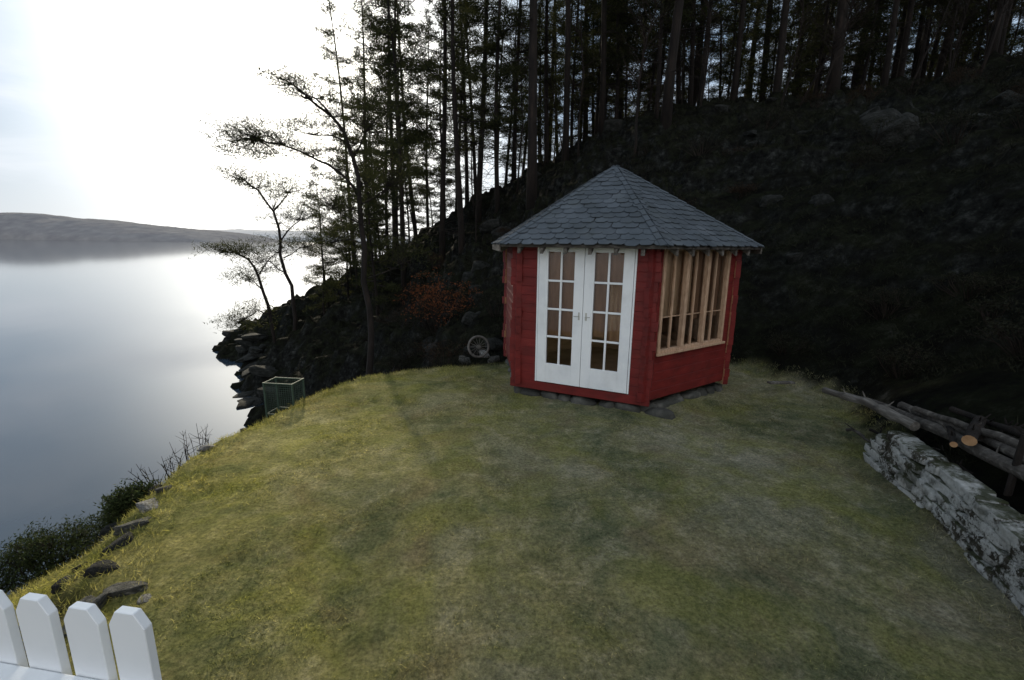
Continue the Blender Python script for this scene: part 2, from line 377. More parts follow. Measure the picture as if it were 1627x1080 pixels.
def blind(parent, o_, e, n, w, z0, z1, seed, mat):
    rr = random.Random(seed); ph = rr.uniform(0, 6); nxs, nzs = 24, 6; vs = []; fs = []
    for j in range(nzs+1):
        for i_ in range(nxs+1):
            s = i_/nxs; zb_ = z0+.02*math.sin(s*5+ph)+.01*math.sin(s*17+ph)
            z = z1+(zb_-z1)*j/nzs
            vs.append(o_+e*(w*s)-n*(.02+.010*math.sin(s*26+ph)*(.4+.6*j/nzs))+Vector((0, 0, z)))
    for j in range(nzs):
        for i_ in range(nxs):
            a_ = j*(nxs+1)+i_; fs.append((a_, a_+1, a_+nxs+2, a_+nxs+1))
    b2_ = MB(); b2_.add(vs, fs); obj("blind", b2_.mesh("blind", [mat], True), parent)
a, e, n = fr_axes(0)
DW = (DOOR[1]-DOOR[0]-.05)/2; DH = 1.88; DZ = .235
mb = MB()
p0 = a+e*DOOR[0]-n*.04
mb.box(p0+Vector((0, 0, DZ-.005)), e*.023, n*.09, (0, 0, DH+.01))
mb.box(a+e*(DOOR[1]-.023)-n*.04+Vector((0, 0, DZ-.005)), e*.023, n*.09, (0, 0, DH+.01))
mb.box(p0+Vector((0, 0, DZ+DH+.006)), e*(DOOR[1]-DOOR[0]), n*.09, (0, 0, .04))
o = obj("door_frame", mb.mesh("door_frame", [white]), house); bevel(o)
for d in range(2):
    q = a+e*(DOOR[0]+.025+d*DW)+n*.012+Vector((0, 0, DZ))
    mb = MB(); g_ = .003; sw = .128; top = .115; bot = .27; T = .042
    w = DW-2*g_
    mb.box(q+e*g_, e*sw, n*T, (0, 0, DH)); mb.box(q+e*(g_+w-sw), e*sw, n*T, (0, 0, DH))
    iw = w-2*sw; x0 = g_+sw
    mb.box(q+e*x0+n*.001, e*iw, n*(T-.002), (0, 0, bot)); mb.box(q+e*x0+n*.001+Vector((0, 0, DH-top)), e*iw, n*(T-.002), (0, 0, top))
    ph = DH-top-bot
    mw = .026
    mb.box(q+e*(x0+iw/2-mw/2)+n*.006+Vector((0, 0, bot)), e*mw, n*(T-.014), (0, 0, ph))
    for r in range(1, 4):
        for h in (0, 1):
            mb.box(q+e*(x0+h*(iw/2+mw/2))+n*.008+Vector((0, 0, bot+ph*r/4-mw/2)), e*(iw/2-mw/2), n*(T-.018), (0, 0, mw))
    do = obj("door", mb.mesh("door", [white]), house); bevel(do, .003)
    gm = MB(); pz = Vector((0, 0, bot)); s = q+e*x0+n*.018+pz
    gm.add([s, s+e*iw, s+e*iw+Vector((0, 0, ph)), s+Vector((0, 0, ph))], [(0, 1, 2, 3)])
    obj("pane", gm.mesh("pane", [gl]), do)
    blind(do, q+e*(x0-.03), e, n, iw+.06, bot+ph*(.25 if d == 0 else .27), bot+ph+.04, d, blind_mat)
    hm = MB(); hs = q+e*(g_+w-.045 if d == 0 else g_+.045)+n*T+Vector((0, 0, .95))
    hm.box(hs-e*.010-Vector((0, 0, .05)), e*.020, n*.005, (0, 0, .10))
    hm.tube([hs+n*.005, hs+n*.035], .005, 8); sg = -1 if d == 0 else 1
    hm.tube([hs+n*.035-e*.005*sg, hs+n*.035+e*.06*sg], .005, 8)
    obj("handle", hm.mesh("handle", [metal]), do)
for i in (1, 4):  # the rear window is added so sunlight reaches the interior
    a, e, n = fr_axes(i); off = .06 if i % 2 else 0
    zb = Z0+off+5*LH+.002; zt = Z0+off+16*LH-.006; ww = WIN[1]-WIN[0]; hh = zt-zb
    q = a+e*(WIN[0]+.002)-n*.045+Vector((0, 0, zb)); ww -= .004; T = .10
    mb = MB(); fw = .045
    mb.box(q, e*fw, n*T, (0, 0, hh)); mb.box(q+e*(ww-fw), e*fw, n*T, (0, 0, hh))
    mb.box(q+e*fw+n*.001, e*(ww-2*fw), n*(T-.002), (0, 0, fw)); mb.box(q+e*fw+n*.001+Vector((0, 0, hh-fw)), e*(ww-2*fw), n*(T-.002), (0, 0, fw))
    mb.box(q+e*-.03+n*(T+.001)-Vector((0, 0, .02)), e*(ww+.06), n*.03, (0, 0, .03))
    inn = ww-2*fw; hi = hh-2*fw
    cols = 6; hb = lambda c_: (.030 if c_ % 2 == 0 else .013)
    for c_ in range(1, cols):
        bw = hb(c_)*2; dp = .095 if c_ % 2 == 0 else .05
        mb.box(q+e*(fw+inn*c_/cols-bw/2)+n*(T*.5-.02)+Vector((0, 0, fw)), e*bw, n*dp*.75, (0, 0, hi))
    for c_ in range(cols):
        l = inn*c_/cols+(hb(c_) if c_ else 0); r_ = inn*(c_+1)/cols-(hb(c_+1) if c_ < cols-1 else 0)
        for rr in (1,):
            mb.box(q+e*(fw+l)+n*(T*.5-.010)+Vector((0, 0, fw+hi*rr/3-.006)), e*(r_-l), n*.016, (0, 0, .012))
    wo = obj("window", mb.mesh("window", [frame_wood]), house); bevel(wo, .003)
    gm = MB(); s = q+e*fw+n*(T*.5-.005)+Vector((0, 0, fw))
    gm.add([s, s+e*inn, s+e*inn+Vector((0, 0, hi)), s+Vector((0, 0, hi))], [(0, 1, 2, 3)])
    obj("pane", gm.mesh("pane", [gl]), wo)
    if i == 1:
        blind(wo, q+e*fw+n*.015, e, n, inn*.50, hi*.36, hi+fw, 5, tan_blind)
        blind(wo, q+e*(fw+inn*.52)+n*.015, e, n, inn*.46, hi*.30, hi+fw, 6, blind_mat)
# roof
RR = 2.07; EZ = 2.09; RISE = 1.17
apex = Vector((0, 0, EZ+RISE))
E = [(p-CEN).normalized()*RR+Vector((0, 0, EZ)) for p in C]
mb = MB()
mb.add([apex]+E+[apex-Vector((0, 0, .05))]+[p-Vector((0, 0, .035)) for p in E],
       [(0, i+1, (i+1) % 6+1) for i in range(6)]+[(7, (i+1) % 6+8, i+8) for i in range(6)]+[(i+1, i+8, (i+1) % 6+8, (i+1) % 6+1) for i in range(6)])
roof = obj("roof", mb.mesh("roof", [old_wood]), house)
mb = MB(); rf = MB(); pitch = .125; sw = .165
for i in range(6):
    p, q = E[i], E[(i+1) % 6]; e = (q-p).normalized(); mid = (p+q)/2; g_ = (apex-mid); L = g_.length; g_ = g_/L; nn = e.cross(g_).normalized()
    if nn.z < 0: nn = -nn
    half = (q-p).length/2
    rows = int(L/pitch)
    for r in range(rows+1):
        v0 = r*pitch-.03
        cnt = int(half/sw)+2
        for c_ in range(-cnt, cnt+1):
            x = (c_+(.5 if r % 2 else 0))*sw+R.uniform(-.008, .008)
            lift = .014+R.uniform(-.003, .007); jit = R.uniform(-.016, .012); tl = R.uniform(-.06, .06)
            shp = [(-.081, .038), (-.050, 0), (.050, 0), (.081, .038), (.081, .20), (-.081, .20)]
            top = []; bt = []
            for (sx, sy) in shp:
                vv = min(v0+sy+jit+sx*tl, L*.995); hw = half*(1-max(vv, 0)/L)+.012
                xx = max(-hw, min(hw, x+sx))
                l = lift*(1-(sy/.20))+.006
                base = mid+e*xx+g_*vv
                top.append(base+nn*(l+.006)); bt.append(base+nn*(l-.002))
            wv = [(t-mid).dot(e) for t in top]
            if max(wv)-min(wv) < .03: continue
            k = 6; mb.add(top+bt, [tuple(range(k)), tuple(range(2*k-1, k-1, -1))]+[(j, j+k, (j+1) % k+k, (j+1) % k) for j in range(k)])
    hd = (apex-p); HL = hd.length; hd = hd/HL; pp = E[i-1]
    s1 = (q-p).normalized(); s2 = (pp-p).normalized()
    nL = s1.cross(hd); nL = nL if nL.z > 0 else -nL; nR = s2.cross(hd); nR = nR if nR.z > 0 else -nR
    a1 = hd.cross(nL).normalized(); a1 = a1 if a1.dot(s1) > 0 else -a1; a2 = hd.cross(nR).normalized(); a2 = a2 if a2.dot(s2) > 0 else -a2
    s = -.02
    while s < HL-.16:
        b0 = p+hd*s; w = .060+R.uniform(-.008, .008)
        for ax, nz in ((a1, nL.normalized()), (a2, nR.normalized())):
            l0, l1 = .036, .024
            A = [b0+nz*l0, b0+ax*w+nz*l0, b0+hd*.18+ax*w+nz*l1, b0+hd*.18+nz*l1]
            B = [t-nz*.01 for t in A]; mb.add(A+B, [(0, 1, 2, 3), (7, 6, 5, 4), (0, 4, 5, 1), (1, 5, 6, 2), (2, 6, 7, 3), (3, 7, 4, 0)])
        s += .15
    A_, e_, n_ = fr_axes(i)
    cntr = 6
    for c_ in range(cntr):
        s = -.05+(SIDE+.1)*(c_+.5)/cntr
        st_ = A_+e_*s
        ap = RR*math.cos(math.pi/6); wa = SIDE*math.cos(math.pi/6)
        zo = EZ-.04; zi = EZ-.04+(ap-wa+.15)*RISE/ap
        o0 = st_+n_*(ap-wa-.02); o1 = st_-n_*.15
        for_z = .075
        v8 = []
        for pt, zz in ((o0, zo), (o1, zi)):
            for dx, dz in ((-.022, -for_z), (.022, -for_z), (.022, 0), (-.022, 0)):
                v8.append(Vector((pt.x, pt.y, zz+dz))+e_*dx)
        rf.add(v8, [(0, 1, 2, 3), (7, 6, 5, 4), (0, 4, 5, 1), (1, 5, 6, 2), (2, 6, 7, 3), (3, 7, 4, 0)])
    n2 = Vector((e.y, -e.x, 0))
    if i in (5, 2, 3, 4):
        rf.box(p+n2*.004-Vector((0, 0, .095)), (q-p), n2*.02, (0, 0, .085))
obj("shingles", mb.mesh("shingles", [slate]), roof)
obj("rafters", rf.mesh("rafters", [pale_old]), roof)

# ------------------------------------------------------------------ old wheel beside the hut
wh = obj("old_wheel", None, loc=(-.62, 8.25, tz(-.6, 8.25)+.30), rot=(math.radians(78), 0, .3), label="small old spoked wheel leaning among rocks beside the summerhouse", cat="wheel")
wm = simple("rusty_wheel", [(.3, (.05, .045, .04)), (.7, (.19, .18, .165))], 12, .8, .3, .003)
mb = MB(); ring = [(math.cos(t)*.19, math.sin(t)*.19, 0) for t in np.linspace(0, 2*math.pi, 33)]; mb.tube(ring, .022, 8, 0, False); obj("rim", mb.mesh("rim", [wm], True), wh)
mb = MB(); mb.tube([(0, 0, -.04), (0, 0, .04)], .035, 10)
for j in range(14): mb.tube([(0, 0, 0), (math.cos(j*.4488)*.185, math.sin(j*.4488)*.185, 0)], .0045, 5)
obj("spokes", mb.mesh("spokes", [wm]), wh)

# ------------------------------------------------------------------ picket fence
fence = obj("picket_fence", None, loc=(-.925, .93, 0), label="low white painted picket fence with chamfered tops at the lawn edge", cat="fence")
mb = MB(); w, t, H = .100, .022, 1.215
pr = [(-w/2, 0), (w/2, 0), (w/2, H-.040), (w/2-.024, H), (-w/2+.024, H), (-w/2, H-.040)]
vs = [(x, 0, z) for x, z in pr]+[(x, t, z) for x, z in pr]; k = len(pr)
mb.add(vs, [tuple(range(k)), tuple(range(2*k-1, k-1, -1))]+[(j, j+k, (j+1) % k+k, (j+1) % k) for j in range(k)])
pk = mb.mesh("picket", [white])
fd = Vector((-.99, .15, 0)).normalized(); fa = math.atan2(fd.y, fd.x)+math.pi
for i in range(10):
    p = fd*(i*.137); o = obj("picket", pk, fence, loc=(p.x, p.y, R.uniform(-.006, .006)), rot=(0, R.uniform(-.012, .012), fa)); bevel(o, .0018, 1)
for z in (.92, .25):
    mb = MB(); nrm = Vector((fd.y, -fd.x, 0)); nrm = nrm if nrm.y < 0 else -nrm
    mb.box(fd*-.10+nrm*.046+Vector((0, 0, z)), fd*1.55, nrm*-.044, (0, 0, .09)); o = obj("rail", mb.mesh("rail", [white]), fence); bevel(o, .004)
mb = MB(); mb.box(fd*1.36+nrm*.06-Vector((0, 0, .6)), fd*.09, nrm*.09, (0, 0, 1.75)); obj("post", mb.mesh("post", [white]), fence)

# ------------------------------------------------------------------ stone wall
mb = MB(); wp = [(3.60, 4.3), (3.32, 3.2), (2.98, 2.2), (2.72, 1.0), (2.6, -.6)]
lens = [0]
for i in range(4): lens.append(lens[-1]+math.dist(wp[i], wp[i+1]))
def wall_pt(s):
    x = np.interp(s, lens, [p[0] for p in wp]); y = np.interp(s, lens, [p[1] for p in wp])
    x2 = np.interp(s+.05, lens, [p[0] for p in wp]); y2 = np.interp(s+.05, lens, [p[1] for p in wp]); return x, y, math.atan2(y2-y, x2-x) if s < lens[-1]-.06 else -1.6
k = 100
for r in range(5):
    s = -.05+R.uniform(0, .1)+max(0, r-1)*.08
    while s < lens[-1]:
        w = R.uniform(.10, .40); x, y, an = wall_pt(s+w/2)
        if r == 4 and R.random() < .12: s += w; continue
        o_ = R.uniform(-.014, .014)-r*.008
        add_stone(mb, (x+.09-o_, y, .03+r*.082+R.uniform(-.004, .004)), (w*.515, .10+R.uniform(-.01, .01), .046+R.uniform(-.002, .006)), an+R.uniform(-.03, .03), k, amp=.08, tpl=BLK, freq=2.6, chips=6, lo=1.04); s += w; k += 1
obj("stone_wall", mb.mesh("stone_wall", [lichen], True), label="low dry stone retaining wall crusted with white lichen", cat="stone wall")

# ------------------------------------------------------------------ logs and stakes on the bank
def lumpy_log(name, p0, p1, r0, r1, mats, seed, label, cat="log", bend=.05):
    mb = MB(); p0, p1 = Vector(p0), Vector(p1); o = p0.copy(); rr = random.Random(seed)
    pts = [(p0.lerp(p1, t/10)-o)+Vector((rr.uniform(-bend, bend)*.4, rr.uniform(-bend, bend)*.4, rr.uniform(-bend, bend)*.3+bend*math.sin(t/10*3.1))) for t in range(11)]
    mb.tube(pts, [(r0+(r1-r0)*t/10)*rr.uniform(.86, 1.14) for t in range(11)], 12, 0, True)
    mb.m[-2] = 1; mb.m[-1] = 1
    for _ in range(3):
        b_ = pts[rr.randrange(2, 9)]; mb.tube([b_, b_+Vector((rr.uniform(-.1, .1), rr.uniform(-.1, .1), r0+.05))], [.010, .004], 6)
    return obj(name, mb.mesh(name, mats, False), loc=o, label=label, cat=cat, group="logs stacked along the bank")
L_ = "long dark weathered pole lying along the bank"
lumpy_log("log", (3.76, 5.2, .42), (3.68, 3.9, .52), .038, .048, [pale_old, pale_old], 1, "thick grey weathered log lying along the bank", bend=.04)
lumpy_log("log", (3.90, 4.7, .46), (3.64, 2.6, .52), .040, .050, [old_wood, old_wood], 2, "thick grey weathered log lying along the bank", bend=.04)
lumpy_log("log", (3.98, 4.4, .54), (3.60, 2.0, .53), .036, .046, [old_wood, old_wood], 3, L_, bend=.06)
lumpy_log("log", (3.85, 4.1, .60), (3.78, 2.2, .61), .028, .034, [old_wood, old_wood], 13, L_, bend=.06)
lumpy_log("log", (4.1, 4.0, .64), (3.74, 2.1, .64), .024, .032, [bark, old_wood], 14, L_)
lumpy_log("log", (3.62, 3.36, .62), (3.98, 3.65, .68), .042, .040, [bark, cut_wood], 4, "short log with fresh sawn end on the bank", bend=.01)
lumpy_log("log", (3.59, 3.44, .545), (3.92, 3.85, .57), .022, .022, [bark, cut_wood], 5, "short log with fresh sawn end on the bank", bend=.01)
lumpy_log("log", (3.9, 3.0, .72), (3.65, 2.3, .69), .022, .022, [cut_wood, cut_wood], 8, "thin freshly peeled log lying on the bank", bend=.01)
for i in range(16):
    x = R.uniform(3.7, 4.2); y = R.uniform(2.4, 4.9); a_ = R.gauss(1.45, .35); L = R.uniform(.5, 1.3); z = tz(x, y)+R.uniform(.03, .16)
    lumpy_log("stick", (x, y, z), (x-math.cos(a_)*L*.4, y-math.sin(a_)*L, z+R.uniform(-.05, .12)), R.uniform(.008, .018), R.uniform(.006, .014), [old_wood if i % 2 else bark, old_wood], 30+i, "thin dark stick in the untidy wood pile", "stick", .05)
mb = MB(); mb.tube([(0, 0, -.4), (.01, 0, .15), (0.03, .01, .30)], [.024, .022, .02], 8)
obj("wooden_stake", mb.mesh("wooden_stake", [bark]), loc=(3.66, 3.05, .5), label="dark wooden stake driven into the bank", cat="stake")
mb = MB(); mb.box((0, 0, 0), (.42, .04, 0), (-.01, .08, 0), (0, 0, .03)); o = obj("plank", mb.mesh("plank", [pale_old]), loc=(3.8, 6.4, .12), rot=(0, .04, .1), label="short pale weathered plank lying in the grass", cat="plank"); bevel(o, .005)

# ------------------------------------------------------------------ wire bin
cb = obj("wire_bin", None, loc=(-3.28, 5.76, -.20), rot=(0, 0, -.12), label="low green wire mesh garden bin at the lawn edge", cat="garden bin")
mb = MB(); mb.tube([(0, 0, -.8), (0, 0, .46)], .013, 8); pm = mb.mesh("post", [green_metal])
Wb = .40; Hb = .45; Db = .26
for x, y in ((0, 0), (Wb, 0), (Wb, Db), (0, Db)): obj("post", pm, cb, loc=(x, y, 0))
def panel(Wp):
    mb = MB()
    nn_ = int(Wp/.030)
    for i in range(1, nn_): mb.tube([(Wp*i/nn_, 0, .0), (Wp*i/nn_, 0, Hb)], .0014, 4, 0, False)
    for j in range(0, 15): mb.tube([(0, 0, Hb*j/15), (Wp, 0, Hb*j/15)], .0014, 4, 0, False)
    mb.tube([(0, 0, Hb), (Wp, 0, Hb)], .010, 6); mb.tube([(0, 0, .02), (Wp, 0, .02)], .008, 6)
    return mb.mesh("mesh_panel", [green_metal])
pa, pb_ = panel(Wb), panel(Db)
for (x, y, a_, p_) in ((0, 0, 0, pa), (Wb, 0, math.pi/2, pb_), (Wb, Db, math.pi, pa), (0, Db, -math.pi/2, pb_)): obj("mesh_panel", p_, cb, loc=(x, y, 0), rot=(0, 0, a_))

# ------------------------------------------------------------------ stones
def stone_mesh(seed, mat, amp=.3):
    mb = MB(); add_stone(mb, (0, 0, 0), (1, 1, 1), 0, seed, amp=amp, tpl=(ST5, SF5), freq=1.3)
    return mb.mesh("boulder", [mat], True)
sm_pale = [stone_mesh(300+i, pale_stone) for i in range(3)]; sm_dark = [stone_mesh(320+i, dark_stone) for i in range(5)]; sm_grey = [stone_mesh(340+i, stone) for i in range(3)]
def place_stone(ms, x, y, s, dz=0, rz=None, label="grey stone", grp="stones along the lawn edge", tl=.2):
    obj("boulder", R.choice(ms), loc=(x, y, tz(x, y)+dz), rot=(R.uniform(-tl, tl), R.uniform(-tl, tl), R.uniform(0, 6.28) if rz is None else rz), scale=s, label=label, cat="stone", group=grp)
EDGE = [(-2.90, 3.32, (.12, .08, .03), 0), (-2.84, 3.06, (.12, .08, .05), 1), (-2.76, 2.84, (.10, .08, .05), 2), (-2.36, 2.42, (.12, .08, .05), 1), (-2.44, 2.20, (.14, .07, .05), 1), (-2.18, 2.34, (.05, .04, .02), 0), (-2.62, 2.58, (.10, .07, .04), 2),
        (-3.12, 4.4, (.10, .07, .03), 0), (-3.16, 3.7, (.09, .07, .05), 2), (-3.06, 4.9, (.08, .06, .04), 2), (-2.96, 3.54, (.06, .05, .03), 1),
        (-2.28, 2.08, (.07, .05, .04), 2), (-3.26, 3.36, (.10, .08, .05), 2), (-2.92, 2.62, (.08, .08, .05), 2), (-2.85, 2.3, (.07, .05, .03), 1), (-3.1, 2.9, (.06, .06, .03), 2)]
LAB = ["pale flat stone at the grassy edge", "grey stone at the grassy edge", "dark mossy stone at the grassy edge"]
for x, y, s, k_ in EDGE: place_stone([sm_pale, sm_grey, sm_dark][k_], x, y, s, -.012, label=LAB[k_], tl=.35)
for x, y, s, ms in [(-.30, 8.15, (.12, .09, .06), sm_grey), (-.75, 8.9, (.2, .15, .12), sm_dark), (-.35, 9.2, (.2, .15, .12), sm_dark), (-.9, 8.4, (.12, .1, .08), sm_grey), (-.55, 8.75, (.16, .08, .07), sm_pale)]:
    place_stone(ms, x, y, s, .06, label="broken rock behind the summerhouse", grp="rocks on the slope")
for _ in range(60):
    y = R.uniform(9, 22); u = R.uniform(-.2, 1.1); x = u*y
    if lawn_sd(np.array([x]), np.array([y]))[0] < 1: continue
    s = R.uniform(.12, .36)*(.5+y/25)
    place_stone(sm_dark, x, y, (s, s*R.uniform(.6, 1), s*R.uniform(.4, .75)), -s*.15, label="dark mossy rock on the wooded slope", grp="rocks on the slope")
for _ in range(7):     # broken outcrop high on the slope
    x = R.uniform(9, 12.5); y = R.uniform(9.5, 12.5); s = R.uniform(.25, .5)
    place_stone(sm_dark, x, y, (s*1.3, s*.8, s*R.uniform(.5, .9)), -s*.35, label="dark mossy rock outcrop on the wooded slope", grp="rocks on the slope", tl=.5)
for _ in range(34):
    t = R.uniform(0, 1); x = -10.7-8.7*t+R.uniform(-.5, 1.2); y = 18.2+13.5*t; s = R.uniform(.15, .5)
    obj("boulder", R.choice(sm_dark), loc=(x, y, max(tz(x, y), WATER-.05)), rot=(R.uniform(-.3, .3), R.uniform(-.3, .3), R.uniform(0, 6)), scale=(s*1.7, s, s*.45), label="dark rock at the water's edge", cat="stone", group="rocks on the shore")

# ------------------------------------------------------------------ foliage helpers
def tufts(centres, k, ln, wd, up=.5, spread=.1, rng=NR):
    c = np.repeat(np.asarray(centres, float), k, 0); M = len(c)
    c = c+rng.normal(0, spread, (M, 3))*np.array([1, 1, .5])
    d = rng.normal(0, 1, (M, 3)); d[:, 2] = np.abs(d[:, 2])*.6+up; d /= np.linalg.norm(d, axis=1)[:, None]
    s = np.cross(d, rng.normal(0, 1, (M, 3))); s /= np.linalg.norm(s, axis=1)[:, None]+1e-9
    L = ln*rng.uniform(.6, 1.3, (M, 1)); Wd = wd*rng.uniform(.6, 1.4, (M, 1))
    return np.stack([c-s*Wd*.5, c+s*Wd*.5, c+d*L], 1)
def pine(seed, H, r0, cb, spread_, nb=46, lean=.3, dens=1.0, dead=26):
    rr = random.Random(seed); rng = np.random.default_rng(seed); tm = MB(); cm = MB()
    la = rr.uniform(0, 6.28); pts = []; K = 12
    ph = rr.uniform(0, 6)
    for i in range(K+1):
        t = i/K; w = lean*(t**1.5)+.13*math.sin(t*5+ph)*t
        pts.append(Vector((math.cos(la)*w+.08*math.sin(t*7+ph), math.sin(la)*w+.07*math.cos(t*6), H*t-(.5 if i == 0 else 0))))
    rad = [r0*(1-.88*(i/K)**1.1)+(.25*r0 if i == 0 else 0) for i in range(K+1)]
    tm.tube(pts, rad, 9)
    def at(t):
        f = t*K; i = min(int(f), K-1); return pts[i].lerp(pts[i+1], f-i)
    for _ in range(dead):
        t = rr.uniform(.06, cb+.1); a_ = rr.uniform(0, 6.28); L = rr.uniform(.4, 1.8); p = at(t)
        d = Vector((math.cos(a_), math.sin(a_), rr.uniform(-.35, .35))); e_ = p+d*L+Vector((0, 0, rr.uniform(-.4, .1)))
        mid = p+d*L*.5
        tm.tube([p, mid, e_], [.020, .011, .004], 4, 0, False)
        for _ in range(3):
            f = rr.random(); s_ = mid.lerp(e_, f); tm.tube([s_, s_+Vector((rr.gauss(0, .25), rr.gauss(0, .25), rr.uniform(-.25, .15)))], [.007, .003], 3, 0, False)
    cs = []
    for b_ in range(nb):
        t = cb+(1-cb)*((b_+rr.random())/nb)**.9; t = min(t, .985); u_ = (t-cb)/(1-cb)
        a_ = rr.uniform(0, 6.28); L = spread_*(math.sin(min(1, (u_*.85+.25))*math.pi)**.7)*rr.uniform(.4, 1.25)+.25
        p = at(t); d = Vector((math.cos(a_), math.sin(a_), rr.uniform(-.1, .4)-.2*(1-u_)))
        q1 = p+d*L*.5+Vector((0, 0, rr.uniform(-.1, .15))); q2 = p+d*L+Vector((0, 0, rr.uniform(-.1, .35)))
        cm.tube([p, q1, q2], [.030*(1-.6*u_), .016, .004], 4, 1, False)
        ns = max(2, int(L*3.8*dens))
        for s in range(ns):
            f = .3+.7*(s+rr.random())/ns; c = p.lerp(q1, f*2) if f < .5 else q1.lerp(q2, (f-.5)*2)
            side = Vector((-d.y, d.x, 0))*rr.uniform(-1, 1)*L*.36*(1.15-f*.6)
            c2 = c+side+Vector((0, 0, rr.uniform(-.05, .12)))
            if side.length > .2: cm.tube([c, c2], [.009, .003], 3, 1, False)
            for _ in range(4): cs.append(c+side*rr.uniform(.3, 1.1)+Vector((rr.gauss(0, .12), rr.gauss(0, .12), rr.gauss(0, .07))))
    cm.tris(tufts([tuple(c) for c in cs], 11, .19, .028, .3, .11, rng), 0)
    return tm.mesh("trunk", [bark], True), cm.mesh("crown", [needle, bark])
VAR = [pine(1, 17, .13, .24, 2.0, 54, .5), pine(2, 19, .16, .32, 2.3, 52, .8), pine(3, 15, .095, .18, 1.6, 54, .4), pine(4, 18, .12, .22, 1.8, 58, .9),
       pine(5, 13, .085, .12, 1.5, 58, .5), pine(6, 20, .18, .42, 2.5, 48, .6)]
SPR = [pine(7, 7, .07, .08, 1.2, 36, .4, dens=1.1, dead=4), pine(8, 9, .08, .10, 1.4, 42, .6, dens=1.1, dead=6)]
protos = {}
def put(kind, parts, name, x, y, s, rz, tilt, label, cat, group, sxy=None):
    rz = R.uniform(0, 6.28) if rz is None else rz
    e_ = obj(name, None, loc=(x, y, tz(x, y)), rot=(tilt[0], tilt[1], rz), scale=(sxy or s, sxy or s, s), label=label, cat=cat, group=group)
    key = id(kind[0])
    if key in protos:
        for p_ in protos[key]:
            c_ = p_.copy(); c_.parent = e_; COL.objects.link(c_)
    else:
        protos[key] = [obj(n_, m_, e_) for n_, m_ in zip(parts, kind)]
def put_pine(kind, x, y, s=1.0, rz=None, tilt=(0, 0), label="tall dark pine with bare lower trunk on the slope", sxy=None):
    put(kind, ("trunk", "crown"), "pine_tree", x, y, s, rz, tilt, label, "tree", "pine trees on the wooded slope", sxy)
placed = []
def ok(x, y, dmin):
    return all((x-a_)**2+(y-b_)**2 > dmin*dmin for a_, b_ in placed)
for k_, x, y, s, sx in [(5, .65, 18.3, 1.1, 1.05), (1, 5.5, 17.6, 1.1, 1.1), (5, 13.2, 20.8, 1.1, 1.3), (1, 11.1, 21.0, 1.0, 1.0), (3, 9.4, 21.5, 1.1, 1.0), (0, 3.8, 21.6, 1.1, 1.0),
                        (0, -3.1, 20.5, 1.0, 1), (2, -4.7, 20, 1.0, 1), (1, -1.6, 22, 1.0, .9), (3, -6.1, 23.5, 1.0, 1.0), (3, 15.2, 20.5, 1, 1), (1, 18.3, 19.5, 1, 1), (0, 16.8, 22, 1, 1), (2, 7.6, 20.2, 1.1, 1), (0, 21, 20, 1, 1),
                        (4, -6.9, 25.4, 1.05, 1.1), (3, -5.3, 21.9, .9, 1.0), (0, -2.2, 19.2, .95, 1.0), (2, -.7, 20.2, 1.05, 1.1)]:
    placed.append((x, y)); put_pine(VAR[k_], x, y, s, sxy=sx)
cnt = 0
for _ in range(5000):
    if cnt > 126: break
    y = R.uniform(19.5, 42); u = R.uniform(-.36, 1.25); x = u*y*1.0
    if x > 36 or u < -.25 and y < 30: continue
    z = tz(x, y)
    if z < -3.4 or not ok(x, y, 1.25 if u > .1 else 1.85): continue
    placed.append((x, y)); cnt += 1
    put_pine(R.choice(VAR), x, y, R.uniform(.75, 1.15), tilt=(R.uniform(-.06, .06), R.uniform(-.06, .06)))
for x, y, k_ in [(-7.6, 22.5, 1), (-8.8, 24.5, 0), (-9.3, 22.3, 0), (-10.6, 26, 1), (-7.4, 26, 1), (-5.4, 18, 0), (-9.8, 28, 1), (-8.2, 28, 0), (-6.4, 20.8, 0)]:
    put_pine(SPR[k_], x, y, R.uniform(.65, .9), label="short bushy young pine above the shore")
c3 = 0
for _ in range(900):     # young pines filling the ridge
    if c3 > 30: break
    y = R.uniform(23, 34); u = R.uniform(-.05, 1.15); x = u*y
    if not ok(x, y, .9): continue
    placed.append((x, y)); c3 += 1; put_pine(R.choice(SPR), x, y, R.uniform(.55, .9), label="short bushy young pine among tall trunks")
def sapling(seed, H):
    rr = random.Random(seed); tm = MB(); cm = MB()
    pts = [Vector((0, 0, -.3))]; d = Vector((rr.uniform(-.12, .12), rr.uniform(-.12, .12), 1))
    for i in range(9):
        d = (d+Vector((rr.gauss(0, .06), rr.gauss(0, .06), .05))).normalized(); pts.append(pts[-1]+d*H/9)
    tm.tube(pts, [.05*(1-.09*i) for i in range(10)], 6)
    for _ in range(46):
        i = rr.randrange(2, 9); p = pts[i].lerp(pts[i+1] if i < 9 else pts[i], rr.random()); a_ = rr.uniform(0, 6.28); L = rr.uniform(.6, 1.9)*(1.15-i/11)
        d = Vector((math.cos(a_)*.7, math.sin(a_)*.7, rr.uniform(.4, 1.1))).normalized(); m1 = p+d*L*.5+Vector((rr.gauss(0, .06),)*3); m2 = p+d*L+Vector((rr.gauss(0, .1), rr.gauss(0, .1), rr.uniform(-.2, .1)))
        cm.tube([p, m1, m2], [.014, .008, .003], 4, 0, False)
        for _ in range(7):
            s_ = p.lerp(m1, rr.uniform(.3, 1)) if rr.random() < .4 else m1.lerp(m2, rr.random())
            q = s_+(d+Vector((rr.gauss(0, .6), rr.gauss(0, .6), rr.gauss(0, .4)))).normalized()*rr.uniform(.2, .6); cm.tube([s_, q], [.006, .002], 3, 0, False)
    return tm.mesh("trunk", [bark], True), cm.mesh("branches", [twig_mat])
SAP = [sapling(50+i, 5.5+i) for i in range(4)]
c2 = 0
